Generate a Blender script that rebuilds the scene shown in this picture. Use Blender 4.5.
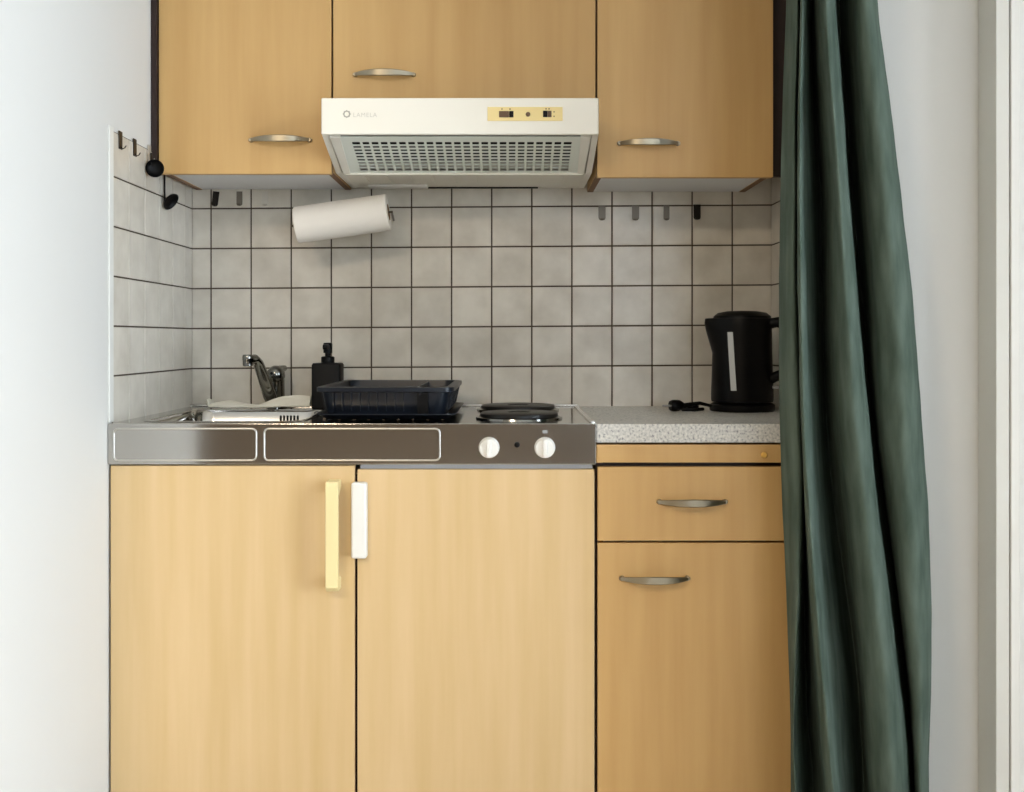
import bpy, bmesh, math, random
from mathutils import Vector, Matrix, noise

# ------------------------------------------------------------------ clear
for o in list(bpy.data.objects):
    bpy.data.objects.remove(o, do_unlink=True)
random.seed(7)
S = bpy.context.scene
COL = S.collection
PI = math.pi

# ------------------------------------------------------------------ camera
H = 1.05            # eye height
F = 1108.0          # focal length in pixels of the 1024 px wide frame
cam_data = bpy.data.cameras.new('camera')
cam = bpy.data.objects.new('camera', cam_data)
COL.objects.link(cam)
cam.location = (0, 0, H)
cam.rotation_euler = (PI / 2, 0, 0)
cam_data.sensor_width = 36
cam_data.lens = F / 1024 * 36
cam_data.shift_x = 3 / 1024
cam_data.shift_y = -57 / 1024
cam_data.clip_start = 0.02
S.camera = cam

# ------------------------------------------------------------------ sky, daylight, exposure
W = bpy.data.worlds.new('sky')
S.world = W
W.use_nodes = True
bg = W.node_tree.nodes['Background']
bg.inputs[0].default_value = (0.80, 0.90, 1.0, 1)
bg.inputs[1].default_value = 9.0


def portal(name, loc, rot, sx, sy):
    d = bpy.data.lights.new(name, 'AREA')
    d.shape = 'RECTANGLE'
    d.size, d.size_y = sx, sy
    d.cycles.is_portal = True
    o = bpy.data.objects.new(name, d)
    COL.objects.link(o)
    o.location = loc
    o.rotation_euler = rot


# daylight enters by the wide window in the wall to the right of the camera
portal('daylight', (2.30, -0.42, 1.15), (0, PI / 2, 0), 2.2, 3.35)
portal('rear_fill', (1.4, -3.42, 1.6), (PI / 2, 0, PI), 1.4, 1.3)  # portal of the added rear window, frontal fill

# added warm fill light, out of view, tinting tiles and upper left wall
ld = bpy.data.lights.new('warm_fill', 'AREA')
ld.shape = 'DISK'
ld.size = 0.5
ld.energy = 42
ld.color = (1.0, 0.82, 0.6)
lo = bpy.data.objects.new('warm_fill', ld)
COL.objects.link(lo)
lo.location = (-1.0, -0.6, 2.3)

S.view_settings.view_transform = 'Standard'
S.view_settings.look = 'None'
S.view_settings.gamma = 1
S.view_settings.use_curve_mapping = False
S.view_settings.exposure = 0.5


# ------------------------------------------------------------------ helpers
def lin(r, g, b):
    def f(c):
        c /= 255.0
        return c / 12.92 if c <= 0.04045 else ((c + 0.055) / 1.055) ** 2.4
    return (f(r), f(g), f(b), 1)


def material(name, rgb, rough=0.5, metal=0.0, spec=0.5, sheen=0.0):
    m = bpy.data.materials.new(name)
    m.use_nodes = True
    b = m.node_tree.nodes['Principled BSDF']
    b.inputs['Base Color'].default_value = lin(*rgb)
    b.inputs['Roughness'].default_value = rough
    b.inputs['Metallic'].default_value = metal
    b.inputs['Specular IOR Level'].default_value = spec
    if sheen:
        b.inputs['Sheen Weight'].default_value = sheen
        b.inputs['Sheen Roughness'].default_value = 0.4
    return m


def nodes(m):
    nt = m.node_tree
    return nt, nt.nodes, nt.links, nt.nodes['Principled BSDF']


def mottle(m, rgb_a, rgb_b, scale=(1, 1, 1), freq=5.0, detail=4, bump=0.0, lo=0.3, hi=0.7, rnd=False):
    """two-tone noise colour, optionally with a little bump"""
    nt, N, L, b = nodes(m)
    tc = N.new('ShaderNodeTexCoord')
    mp = N.new('ShaderNodeMapping')
    mp.inputs['Scale'].default_value = scale
    nz = N.new('ShaderNodeTexNoise')
    nz.inputs['Scale'].default_value = freq
    nz.inputs['Detail'].default_value = detail
    L.new(tc.outputs['Object'], mp.inputs[0])
    L.new(mp.outputs[0], nz.inputs['Vector'])
    if rnd:
        oi = N.new('ShaderNodeObjectInfo')
        mul = N.new('ShaderNodeMath')
        mul.operation = 'MULTIPLY'
        mul.inputs[1].default_value = 13.0
        L.new(oi.outputs['Random'], mul.inputs[0])
        L.new(mul.outputs[0], mp.inputs['Location'])
    cr = N.new('ShaderNodeValToRGB')
    cr.color_ramp.elements[0].position = lo
    cr.color_ramp.elements[0].color = lin(*rgb_a)
    cr.color_ramp.elements[1].position = hi
    cr.color_ramp.elements[1].color = lin(*rgb_b)
    L.new(nz.outputs['Fac'], cr.inputs[0])
    L.new(cr.outputs[0], b.inputs['Base Color'])
    if bump:
        bp = N.new('ShaderNodeBump')
        bp.inputs['Strength'].default_value = bump
        bp.inputs['Distance'].default_value = 0.002
        L.new(nz.outputs['Fac'], bp.inputs['Height'])
        L.new(bp.outputs[0], b.inputs['Normal'])
    return cr


M = {}
M['wall'] = material('painted_wall', (218, 217, 213), 0.85, spec=0.2)
M['ceiling'] = material('ceiling_paint', (238, 238, 234), 0.9, spec=0.1)
M['room'] = material('room_wall', (124, 112, 99), 0.85, spec=0.2)
M['white'] = material('white_plastic', (232, 231, 226), 0.35)
M['white_trim'] = material('white_trim', (240, 240, 236), 0.45)
M['frame'] = material('window_frame', (226, 226, 220), 0.4)
M['cab_white'] = material('white_melamine', (226, 226, 228), 0.5)
M['cab_dark'] = material('brown_edge_and_gap_shade', (36, 17, 13), 0.6)  # carcass edges; also paints the shade in the wall gaps
M['black'] = material('black_plastic', (4, 4, 5), 0.42, spec=0.16)
M['black_matte'] = material('black_matte', (5, 5, 6), 0.5, spec=0.16)
M['hotplate'] = material('cast_iron', (17, 17, 17), 0.4, spec=0.5)
M['navy'] = material('dark_navy_plastic', (13, 20, 30), 0.34, spec=0.35)
M['chrome'] = material('chrome', (128, 128, 124), 0.14, 1.0)
M['nickel'] = material('satin_nickel', (158, 150, 132), 0.36, 1.0)
M['nickel_dark'] = material('dark_nickel', (110, 102, 88), 0.4, 1.0)
M['yellow_plug'] = material('yellow_plug', (226, 180, 92), 0.35)
M['hook_metal'] = material('brushed_hook', (132, 126, 114), 0.45, 0.8)
M['cream'] = material('yellowed_plastic', (234, 218, 164), 0.4)
M['panel_cream'] = material('control_cream', (236, 214, 150), 0.5)
M['hood_white'] = material('hood_enamel', (234, 230, 218), 0.35)
M['grille'] = material('grille_grey', (228, 232, 222), 0.45)
M['cavity'] = material('hood_filter', (18, 18, 15), 0.9, spec=0.1)
M['brown_switch'] = material('brown_switch', (92, 66, 40), 0.4)
M['logo'] = material('grey_print', (176, 172, 160), 0.6)
M['lettering'] = material('faint_print', (204, 200, 188), 0.6)
M['edge_brown'] = material('brown_edge', (122, 86, 58), 0.6)
M['water_window'] = material('clear_gauge', (196, 200, 200), 0.25)
M['grey_plastic'] = material('grey_plastic', (150, 150, 150), 0.4)
M['paper'] = material('paper_towel', (238, 232, 222), 0.9, spec=0.1)
M['card'] = material('cardboard_core', (150, 118, 84), 0.9)
M['cloth'] = material('white_cloth', (226, 222, 208), 0.9, spec=0.1)
M['grout'] = material('dark_grout', (84, 74, 64), 0.95, spec=0.1)

# beech laminate with faint vertical grain
M['wood'] = material('beech_laminate', (214, 170, 108), 0.42, spec=0.35)
mottle(M['wood'], (206, 176, 126), (219, 190, 146), (9, 9, 0.55), 3.0, 6, rnd=True, lo=0.25, hi=0.75)
M['honey'] = material('honey_laminate', (208, 162, 102), 0.42, spec=0.35)
mottle(M['honey'], (194, 154, 97), (207, 169, 112), (9, 9, 0.55), 3.0, 6, rnd=True, lo=0.25, hi=0.75)
M['floor'] = material('wood_floor', (150, 108, 70), 0.5)
mottle(M['floor'], (176, 166, 152), (204, 196, 184), (10, 1, 1), 3.0, 5)

# speckled laminate worktop
M['granite'] = material('speckled_laminate', (186, 182, 172), 0.32)
nt, N, L, b = nodes(M['granite'])
tc = N.new('ShaderNodeTexCoord')
nz1 = N.new('ShaderNodeTexNoise'); nz1.inputs['Scale'].default_value = 190; nz1.inputs['Detail'].default_value = 2
nz2 = N.new('ShaderNodeTexVoronoi'); nz2.inputs['Scale'].default_value = 150
c1 = N.new('ShaderNodeValToRGB')
e = c1.color_ramp.elements
e[0].position = 0.31; e[0].color = lin(128, 128, 134)
e[1].position = 0.66; e[1].color = lin(222, 220, 214)
x = e.new(0.41); x.color = lin(192, 192, 188)
L.new(tc.outputs['Object'], nz1.inputs['Vector'])
L.new(nz1.outputs['Fac'], c1.inputs[0])
L.new(c1.outputs[0], b.inputs['Base Color'])

# brushed stainless steel
M['steel'] = material('brushed_steel', (186, 183, 178), 0.27, 1.0)
nt, N, L, b = nodes(M['steel'])
tc = N.new('ShaderNodeTexCoord')
mp = N.new('ShaderNodeMapping'); mp.inputs['Scale'].default_value = (2, 60, 240)
nz = N.new('ShaderNodeTexNoise'); nz.inputs['Scale'].default_value = 4; nz.inputs['Detail'].default_value = 3
mr = N.new('ShaderNodeMapRange'); mr.inputs[3].default_value = 0.12; mr.inputs[4].default_value = 0.15
L.new(tc.outputs['Object'], mp.inputs[0]); L.new(mp.outputs[0], nz.inputs['Vector'])
L.new(nz.outputs['Fac'], mr.inputs[0]); L.new(mr.outputs[0], b.inputs['Roughness'])

M['steel_bright'] = material('polished_bead', (205, 203, 198), 0.3, 1.0)

# glazed stone-look tiles, each a little different
M['tile'] = material('beige_tile', (196, 188, 174), 0.3)
cr = mottle(M['tile'], (198, 191, 178), (218, 212, 200), (1, 1, 1), 14.0, 4, bump=0.06)
nt, N, L, b = nodes(M['tile'])
ge = N.new('ShaderNodeNewGeometry')
hs = N.new('ShaderNodeHueSaturation')
mr = N.new('ShaderNodeMapRange'); mr.inputs[3].default_value = 0.93; mr.inputs[4].default_value = 1.06
L.new(ge.outputs['Random Per Island'], mr.inputs[0])
L.new(mr.outputs[0], hs.inputs['Value'])
L.new(cr.outputs[0], hs.inputs['Color'])
L.new(hs.outputs[0], b.inputs['Base Color'])

# green curtain, velvety weave
M['curtain'] = material('green_velvet', (72, 92, 80), 0.85, spec=0.12)
mottle(M['curtain'], (66, 80, 71), (92, 105, 96), (16, 16, 3.0), 2.6, 5, bump=0.4)

# window glass: clear with a mirror-like sheen
g = bpy.data.materials.new('window_glass')
g.use_nodes = True
nt = g.node_tree
nt.nodes.clear()
out = nt.nodes.new('ShaderNodeOutputMaterial')
mx = nt.nodes.new('ShaderNodeMixShader')
fr = nt.nodes.new('ShaderNodeFresnel'); fr.inputs[0].default_value = 1.45
tr = nt.nodes.new('ShaderNodeBsdfTransparent')
gl = nt.nodes.new('ShaderNodeBsdfGlossy'); gl.inputs['Roughness'].default_value = 0.02
nt.links.new(fr.outputs[0], mx.inputs[0]); nt.links.new(tr.outputs[0], mx.inputs[1])
nt.links.new(gl.outputs[0], mx.inputs[2]); nt.links.new(mx.outputs[0], out.inputs[0])
M['glass'] = g


def BM():
    return bmesh.new()


def root_loc(o):
    v = Vector((0, 0, 0))
    while o is not None:
        v += o.location
        o = o.parent
    return v


def obj(name, bm, mats, parent=None, smooth=False, origin=None, flat=False):
    """link a bmesh (written in world coordinates) as ONE mesh object"""
    if not isinstance(mats, (list, tuple)):
        mats = [mats]
    off = root_loc(parent) if parent is not None else Vector(origin or (0, 0, 0))
    bmesh.ops.translate(bm, verts=bm.verts, vec=-off)
    bmesh.ops.recalc_face_normals(bm, faces=bm.faces)
    me = bpy.data.meshes.new(name)
    if smooth:
        for f in bm.faces:
            f.smooth = True
    bm.to_mesh(me)
    bm.free()
    for m in mats:
        me.materials.append(M[m])
    if smooth:
        me.set_sharp_from_angle(angle=math.radians(38))
    o = bpy.data.objects.new(name, me)
    COL.objects.link(o)
    if smooth and flat:
        wn = o.modifiers.new('weighted', 'WEIGHTED_NORMAL')
        wn.keep_sharp = True
        wn.weight = 80
    if parent is not None:
        o.parent = parent
    else:
        o.location = off
    return o


def tag(o, label, cat, group=None):
    o['label'] = label
    o['category'] = cat
    if group:
        o['group'] = group
    return o


def thing(name, label, cat, loc, group=None):
    o = bpy.data.objects.new(name, None)
    o.empty_display_size = 0.05
    COL.objects.link(o)
    o.location = loc
    return tag(o, label, cat, group)


def struct(name, bm, mats, parent=None, **k):
    o = obj(name, bm, mats, parent, **k)
    o['kind'] = 'structure'
    return o


def dup(src, loc, label, group=None):
    """copy a thing with its parts and sub-parts"""
    r = src.copy()
    COL.objects.link(r)
    r.location = loc
    r['label'] = label
    if group:
        r['group'] = group
    for ch in list(src.children):
        c = ch.copy(); COL.objects.link(c); c.parent = r
        for gch in ch.children:
            d = gch.copy(); COL.objects.link(d); d.parent = c
    return r


def box(bm, x0, x1, y0, y1, z0, z1, bev=0.0, seg=2, mat=0):
    vs = [bm.verts.new((x, y, z)) for z in (z0, z1) for y in (y0, y1) for x in (x0, x1)]
    idx = [(0, 2, 3, 1), (4, 5, 7, 6), (0, 1, 5, 4), (2, 6, 7, 3), (0, 4, 6, 2), (1, 3, 7, 5)]
    fs = [bm.faces.new([vs[i] for i in t]) for t in idx]      # bottom, top, front, back, left, right
    for f in fs:
        f.material_index = mat
    if bev > 0:
        es = list({e for f in fs for e in f.edges})
        r = bmesh.ops.bevel(bm, geom=es, offset=bev, segments=seg, affect='EDGES', profile=0.5)
        for f in r['faces']:
            f.material_index = mat
    return fs


def basis(d):
    d = Vector(d).normalized()
    up = Vector((0, 0, 1)) if abs(d.z) < 0.95 else Vector((0, 1, 0))
    a = d.cross(up).normalized()
    return a, d.cross(a).normalized()


def ring(bm, c, a, b, r, n, rb=None):
    rb = r if rb is None else rb
    return [bm.verts.new(Vector(c) + a * (r * math.cos(2 * PI * i / n)) + b * (rb * math.sin(2 * PI * i / n))) for i in range(n)]


def bridge(bm, A, B, mat=0, closed=True):
    n = len(A)
    for i in range(n if closed else n - 1):
        f = bm.faces.new((A[i], A[(i + 1) % n], B[(i + 1) % n], B[i]))
        f.material_index = mat


def cap(bm, R, mat=0):
    f = bm.faces.new(R)
    f.material_index = mat


def cyl(bm, p0, p1, r0, r1=None, n=24, mat=0, caps=True):
    r1 = r0 if r1 is None else r1
    a, b = basis(Vector(p1) - Vector(p0))
    A = ring(bm, p0, a, b, r0, n)
    B = ring(bm, p1, a, b, r1, n)
    bridge(bm, A, B, mat)
    if caps:
        cap(bm, A, mat); cap(bm, B, mat)


def lathe(bm, c, prof, n=32, mat=0, axis=(0, 0, 1), sx=1.0, sy=1.0):
    """profile (radius, height) turned about an axis through c; closed with caps"""
    d = Vector(axis).normalized()
    if abs(d.z) > 0.99:
        a, b = Vector((1, 0, 0)), Vector((0, 1, 0))
    else:
        a, b = basis(d)
    prev = None
    first = None
    for r, h in prof:
        R = ring(bm, Vector(c) + d * h, a, b, r * sx, n, r * sy)
        if prev:
            bridge(bm, prev, R, mat)
        else:
            first = R
        prev = R
    cap(bm, first, mat); cap(bm, prev, mat)


def tube(bm, pts, r, n=10, closed=False, mat=0, rb=None):
    pts = [Vector(p) for p in pts]
    m = len(pts)
    prev = None
    first = None
    na = None
    for i, p in enumerate(pts):
        if closed:
            d = (pts[(i + 1) % m] - pts[i - 1]).normalized()
        else:
            d = (pts[min(i + 1, m - 1)] - pts[max(i - 1, 0)]).normalized()
        if na is None:
            na, _ = basis(d)
        na = (na - d * na.dot(d)).normalized()
        nb = d.cross(na)
        rr = r[i] if isinstance(r, (list, tuple)) else r
        R = ring(bm, p, na, nb, rr, n, None if rb is None else (rb[i] if isinstance(rb, (list, tuple)) else rb))
        if prev:
            bridge(bm, prev, R, mat)
        else:
            first = R
        prev = R
    if closed:
        bridge(bm, prev, first, mat)
    else:
        cap(bm, first, mat); cap(bm, prev, mat)


def rrect(x0, x1, y0, y1, r, k=5):
    """rounded rectangle as a list of 2-D points"""
    out = []
    for cx, cy, a0 in ((x1 - r, y1 - r, 0), (x0 + r, y1 - r, PI / 2), (x0 + r, y0 + r, PI), (x1 - r, y0 + r, 1.5 * PI)):
        for i in range(k + 1):
            a = a0 + PI / 2 * i / k
            out.append((cx + r * math.cos(a), cy + r * math.sin(a)))
    return out


def loops(bm, rows, mat=0, cap_first=False, cap_last=False):
    R = [[bm.verts.new(p) for p in row] for row in rows]
    for A, B in zip(R, R[1:]):
        bridge(bm, A, B, mat)
    if cap_first:
        cap(bm, R[0], mat)
    if cap_last:
        cap(bm, R[-1], mat)
    return R


def prism_x(bm, poly, x0, x1, mat=0):
    """(y, z) polygon pushed along x"""
    loops(bm, [[(x0, y, z) for y, z in poly], [(x1, y, z) for y, z in poly]], mat, True, True)


# ------------------------------------------------------------------ levels of the kitchen
YB = 2.88                      # tiled back wall
XL = -0.825                    # left wall
XN = 0.683                     # right side of the niche
XR = 0.88                      # end of the curtain track
YF = 2.28                      # fronts of the base cabinets
YU = 2.56                      # fronts of the wall cabinets
ZT = 0.876                     # steel counter top
kx = YF / F                    # metres per pixel on the base fronts

# ------------------------------------------------------------------ setting
CEIL = 2.42
bm = BM(); box(bm, -3.1, 2.4, -3.4, YB + 0.15, -0.1, 0.0)
struct('floor', bm, 'floor')
bm = BM(); box(bm, -3.1, 2.4, -3.4, YB + 0.15, CEIL, CEIL + 0.1)
struct('ceiling', bm, 'ceiling')


def tile_panel(name, parent, axis, plane, us, vs, shear, grout_t=0.0018, out=1):
    """a panel of separate glazed tiles standing proud of dark grout; one mesh.
    us: tile joints along the wall, vs: joints in height; out: direction the tiles face"""
    bm = BM()
    gap, proud, bv = 0.0019, 0.0028, 0.0014

    def P(u, d, v):
        z = v + shear(u)
        return (u, plane + out * d, z) if axis == 'x' else (plane + out * d, u, z)
    u0, u1, v0, v1 = us[0], us[-1], vs[0], vs[-1]
    q = [P(u0, 0.0006, v0), P(u1, 0.0006, v0), P(u1, 0.0006, v1), P(u0, 0.0006, v1)]
    q2 = [P(u0, -0.004, v0), P(u1, -0.004, v0), P(u1, -0.004, v1), P(u0, -0.004, v1)]
    loops(bm, [q2, q], 0, True, True)
    for a, b_ in zip(us, us[1:]):
        for c, d in zip(vs, vs[1:]):
            if b_ - a < 0.006 or d - c < 0.006:
                continue
            aa, bb, cc, dd = a + gap, b_ - gap, c + gap, d - gap
            low = [P(aa, 0.0006, cc), P(bb, 0.0006, cc), P(bb, 0.0006, dd), P(aa, 0.0006, dd)]
            mid = [P(aa, proud - bv * 0.5, cc), P(bb, proud - bv * 0.5, cc), P(bb, proud - bv * 0.5, dd), P(aa, proud - bv * 0.5, dd)]
            top = [P(aa + bv, proud, cc + bv), P(bb - bv, proud, cc + bv), P(bb - bv, proud, dd - bv), P(aa + bv, proud, dd - bv)]
            loops(bm, [low, mid, top], 1, False, True)
    return struct(name, bm, ['grout', 'tile'], parent)


pitch = 0.1038
vrow = [H + 0.3430 - k * pitch for k in range(6, -2, -1)]
vrow = [ZT - 0.02] + [v for v in vrow if v > ZT + 0.004]
# back wall
bm = BM(); box(bm, XL - 0.1, XR + 0.2, YB, YB + 0.15, 0, CEIL)
wb = struct('wall_back', bm, 'wall')
us = [XL] + [-0.774 + 0.10415 * k for k in range(14)] + [XN]
tile_panel('tile_panel', wb, 'x', YB, us, vrow, lambda u: 0.0065 * (u + 0.1), out=-1)

# left wall of the niche, ends before the room opens to the left
bm = BM(); box(bm, XL - 0.14, XL, 1.62, YB, 0, CEIL)
wl = struct('wall_left', bm, 'wall')
lv = [v for v in vrow[:-1] if v < H + 0.43] + [H + 0.4376]
us = [2.302] + [2.40 + 0.1035 * k for k in range(5)] + [YB - 0.003]
tile_panel('tile_panel', wl, 'y', XL, us, lv, lambda u: -0.0047, out=1)
bm = BM(); box(bm, XL, XL + 0.0045, 2.277, 2.3015, ZT + 0.002, H + 0.4405, 0.002)
struct('trim_1', bm, 'frame')
bm = BM(); box(bm, -3.0, XL - 0.14, 1.62, 1.76, 0, CEIL)
struct('wall_partition', bm, 'wall')

# right side of the niche and the wall beside it that faces the room
XO = 2.2                       # outer wall with the window
YJ = 2.262
bm = BM()
poly = [(XN, YB), (XN, YJ + 0.012), (XN + 0.004, YJ + 0.003), (XN + 0.012, YJ), (XO, YJ), (XO, YJ + 0.15), (XN + 0.15, YJ + 0.15), (XN + 0.15, YB)]
loops(bm, [[(x, y, 0) for x, y in poly], [(x, y, CEIL) for x, y in poly]], 0, True, True)
wr = struct('wall_right', bm, 'wall')
us = [2.30] + [2.36 + 0.1035 * k for k in range(5)] + [YB - 0.003]
tile_panel('tile_panel', wr, 'y', XN, us, vrow, lambda u: 0.0045, out=-1)

# outer wall: parts under, over and beside the wide window
WY0, WY1 = -2.1, 1.25
bm = BM()
box(bm, XO, XO + 0.2, WY0, WY1, 2.26, CEIL)
box(bm, XO, XO + 0.2, -3.4, WY0, 0, CEIL)
box(bm, XO, XO + 0.2, WY1, YJ + 0.15, 0, CEIL)
box(bm, XO, XO + 0.2, WY0, WY1, 0, 0.06)
struct('wall_window', bm, 'wall')
RX0, RX1, RZ0, RZ1 = 0.7, 2.1, 0.95, 2.25
bm = BM()
box(bm, -3.0, RX0, -3.4, -3.28, 0, CEIL)
box(bm, RX1, XO + 0.2, -3.4, -3.28, 0, CEIL)
box(bm, RX0, RX1, -3.4, -3.28, 0, RZ0)
box(bm, RX0, RX1, -3.4, -3.28, RZ1, CEIL)
struct('wall_rear', bm, 'room')
win = bpy.data.objects.new('fill_window', None); COL.objects.link(win)  # added window out of view, placed to give frontal fill light
win.location = ((RX0 + RX1) / 2, -3.34, RZ0)
win['kind'] = 'structure'
bm = BM()
for xa, xb in ((RX0, RX0 + 0.06), (RX1 - 0.06, RX1), ((RX0 + RX1) / 2 - 0.04, (RX0 + RX1) / 2 + 0.04)):
    box(bm, xa, xb, -3.37, -3.31, RZ0, RZ1, 0.003)
for za, zb in ((RZ0, RZ0 + 0.06), (RZ1 - 0.06, RZ1)):
    box(bm, RX0 + 0.06, RX1 - 0.06, -3.37, -3.31, za, zb, 0.003)
obj('window_frame', bm, 'frame', win)
bm = BM(); box(bm, RX0 + 0.05, RX1 - 0.05, -3.343, -3.337, RZ0 + 0.05, RZ1 - 0.05)
obj('window_pane', bm, 'glass', win)
bm = BM(); box(bm, -3.1, -3.0, -3.4, 1.72, 0, CEIL)
struct('wall_far', bm, 'room')
win = bpy.data.objects.new('window_1', None); COL.objects.link(win)
win.location = (XO, WY0 / 2 + WY1 / 2, 0.06)
win['kind'] = 'structure'
bm = BM()
x0, x1 = XO + 0.05, XO + 0.11
box(bm, x0, x1, WY0, WY0 + 0.07, 0.06, 2.26, 0.003)
box(bm, x0, x1, WY1 - 0.07, WY1, 0.06, 2.26, 0.003)
box(bm, x0, x1, WY0 + 0.07, WY1 - 0.07, 2.19, 2.26, 0.003)
box(bm, x0, x1, WY0 + 0.07, WY1 - 0.07, 0.06, 0.13, 0.003)
for my in (-1.2, -0.1):
    box(bm, x0, x1, my - 0.04, my + 0.04, 0.13, 2.19, 0.003)
obj('window_frame', bm, 'frame', win)
bm = BM(); box(bm, XO + 0.078, XO + 0.084, WY0 + 0.06, WY1 - 0.06, 0.12, 2.20)
obj('window_pane', bm, 'glass', win)

# white door beside the curtain: deep frame with a groove, leaf with a raised moulding
dr = bpy.data.objects.new('door_1', None); COL.objects.link(dr)
dr.location = (1.4, YJ, 0)
dr['kind'] = 'structure'
DX0, DX1, DZ = 0.956, 1.86, 2.12
bm = BM()
for xa, xb in ((DX0, DX0 + 0.0265), (DX1 - 0.0265, DX1)):
    box(bm, xa + 0.0015, xb, 2.214, YJ - 0.0005, 0, DZ, 0.001)
    box(bm, xa, xb, 2.175, 2.213, 0, DZ + 0.0015, 0.002)
box(bm, DX0 + 0.0265, DX1 - 0.0265, 2.175, YJ - 0.0005, DZ - 0.0265, DZ, 0.002)
obj('door_frame', bm, 'frame', dr)
bm = BM()
lx0, lx1 = DX0 + 0.0295, DX1 - 0.0295
box(bm, lx0, lx1, 2.192, 2.226, 0.006, DZ - 0.030, 0.001)
for xa, xb, za, zb in ((lx0, lx0 + 0.018, 0.006, DZ - 0.03), (lx1 - 0.018, lx1, 0.006, DZ - 0.03),
                       (lx0 + 0.018, lx1 - 0.018, DZ - 0.06, DZ - 0.03), (lx0 + 0.018, lx1 - 0.018, 0.006, 0.06)):
    box(bm, xa, xb, 2.174, 2.193, za, zb, 0.002)
obj('door_leaf', bm, 'white_trim', dr)

# ------------------------------------------------------------------ handles
def bow_handle(parent, cx, y, cz, name='handle', L=0.146, reach=0.026):
    """slim crescent pull bowed out from the door, ends screwed on"""
    bm = BM()
    n = 18
    rows = []
    for i in range(n + 1):
        t = -1 + 2 * i / n
        out = reach * (1 - abs(t) ** 2.4)
        hh = 0.0030 + 0.0052 * (1 - t * t)
        th = 0.0028
        x_ = cx + t * L / 2
        yo = y - out - 0.002
        rows.append([(x_, yo - th, cz - hh * 0.8), (x_, yo - th, cz + hh * 0.8), (x_, yo - th * .3, cz + hh),
                     (x_, yo + th, cz + hh * .7), (x_, yo + th, cz - hh * .7), (x_, yo - th * .3, cz - hh)])
    loops(bm, rows, 0, True, True)
    for s in (-1, 1):
        lathe(bm, (cx + s * (L / 2 - 0.006), y, cz), [(0.0055, 0), (0.0055, 0.004), (0.004, 0.009)], 14, 0, (0, -1, 0))
    return obj(name, bm, 'nickel', parent, smooth=True)


# ------------------------------------------------------------------ wall cabinets
def wall_cabinet(x0, x1, zb, zf, hx, hz, label, x_gap=0.0022, left_gap_shade=False, right_gap_shade=False):
    """zb underside of the carcass, zf bottom of the door"""
    r = thing('wall_cabinet', label, 'cabinet', ((x0 + x1) / 2, YB, zb), 'beech wall cabinets')
    top = 1.86
    t = 0.016
    yb = YB - 0.005
    yc = YU + 0.020
    for xa, xb in ((x0 + 0.001, x0 + t), (x1 - t, x1 - 0.001)):
        bm = BM()
        fs = box(bm, xa, xb, yc, yb, zb - 0.0015, top)
        fs[2].material_index = 1
        fs[0].material_index = 2
        obj('side_panel', bm, ['honey', 'cab_dark', 'edge_brown'], r)
    bm = BM()
    fs = box(bm, x0 + t, x1 - t, yc, yb, zb, zb + t)
    fs[2].material_index = 1
    box(bm, x0 + t, x1 - t, yc + 0.002, yb, zb + t, top, mat=1)
    obj('bottom_panel', bm, ['cab_white', 'cab_dark'], r)
    bm = BM()
    box(bm, x0 + x_gap, x1 - x_gap, YU, YU + 0.018, zf, top + 0.01, 0.0012)
    d = obj('door', bm, 'honey', r)
    bow_handle(d, hx, YU, hz)
    if left_gap_shade:  # dark strip painted in for the shade between cabinet and wall
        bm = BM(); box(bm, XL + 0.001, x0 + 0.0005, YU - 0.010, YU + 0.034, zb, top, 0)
        obj('gap_shade_strip', bm, 'cab_dark', r)['label'] = 'dark strip standing in for gap shade beside the wall'
    if right_gap_shade:  # wider strip standing in for deep shade in the right-hand gap
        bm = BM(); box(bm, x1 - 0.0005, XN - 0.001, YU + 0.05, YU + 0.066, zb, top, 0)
        obj('gap_shade_strip', bm, 'cab_dark', r)['label'] = 'dark strip standing in for gap shade behind the curtain'
    return r


ku = YU / F
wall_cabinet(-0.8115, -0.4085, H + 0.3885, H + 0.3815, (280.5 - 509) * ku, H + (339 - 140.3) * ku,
             'beech wall cabinet on the left, beside the white wall', left_gap_shade=True)
wall_cabinet(-0.4085, 0.202, H + 0.538, H + 0.532, (384.5 - 509) * ku, H + (339 - 75) * ku,
             'wide beech wall cabinet directly above the white extractor hood')
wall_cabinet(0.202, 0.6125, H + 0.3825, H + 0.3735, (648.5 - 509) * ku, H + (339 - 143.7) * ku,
             'beech wall cabinet on the right, beside the green curtain', right_gap_shade=True)


# ------------------------------------------------------------------ base cabinets
def base_body(r, x0, x1, ztop, front='cab_dark'):
    y0, y1, t = YF + 0.019, YB - 0.01, 0.016
    for xa, xb in ((x0, x0 + t), (x1 - t, x1)):
        bm = BM()
        fs = box(bm, xa, xb, y0, y1, 0.10, ztop)
        fs[2].material_index = 1
        obj('side_panel', bm, ['wood', 'cab_dark'], r)
    bm = BM(); box(bm, x0 + t, x1 - t, y0, y1, 0.10, 0.10 + t)
    obj('bottom_panel', bm, 'cab_white', r)
    bm = BM(); box(bm, x0 + t, x1 - t, y1 - 0.006, y1, 0.10 + t, ztop - 0.2)
    obj('back_panel', bm, 'cab_white', r)
    bm = BM(); box(bm, x0 + t, x1 - t, y0 + 0.002, y0 + 0.02, ztop - 0.045, ztop - 0.0005)
    obj('front_rail', bm, 'cab_dark', r)
    bm = BM(); box(bm, x0, x1, YF + 0.05, YF + 0.066, 0.0, 0.10)
    obj('plinth', bm, 'cab_dark', r)


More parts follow.
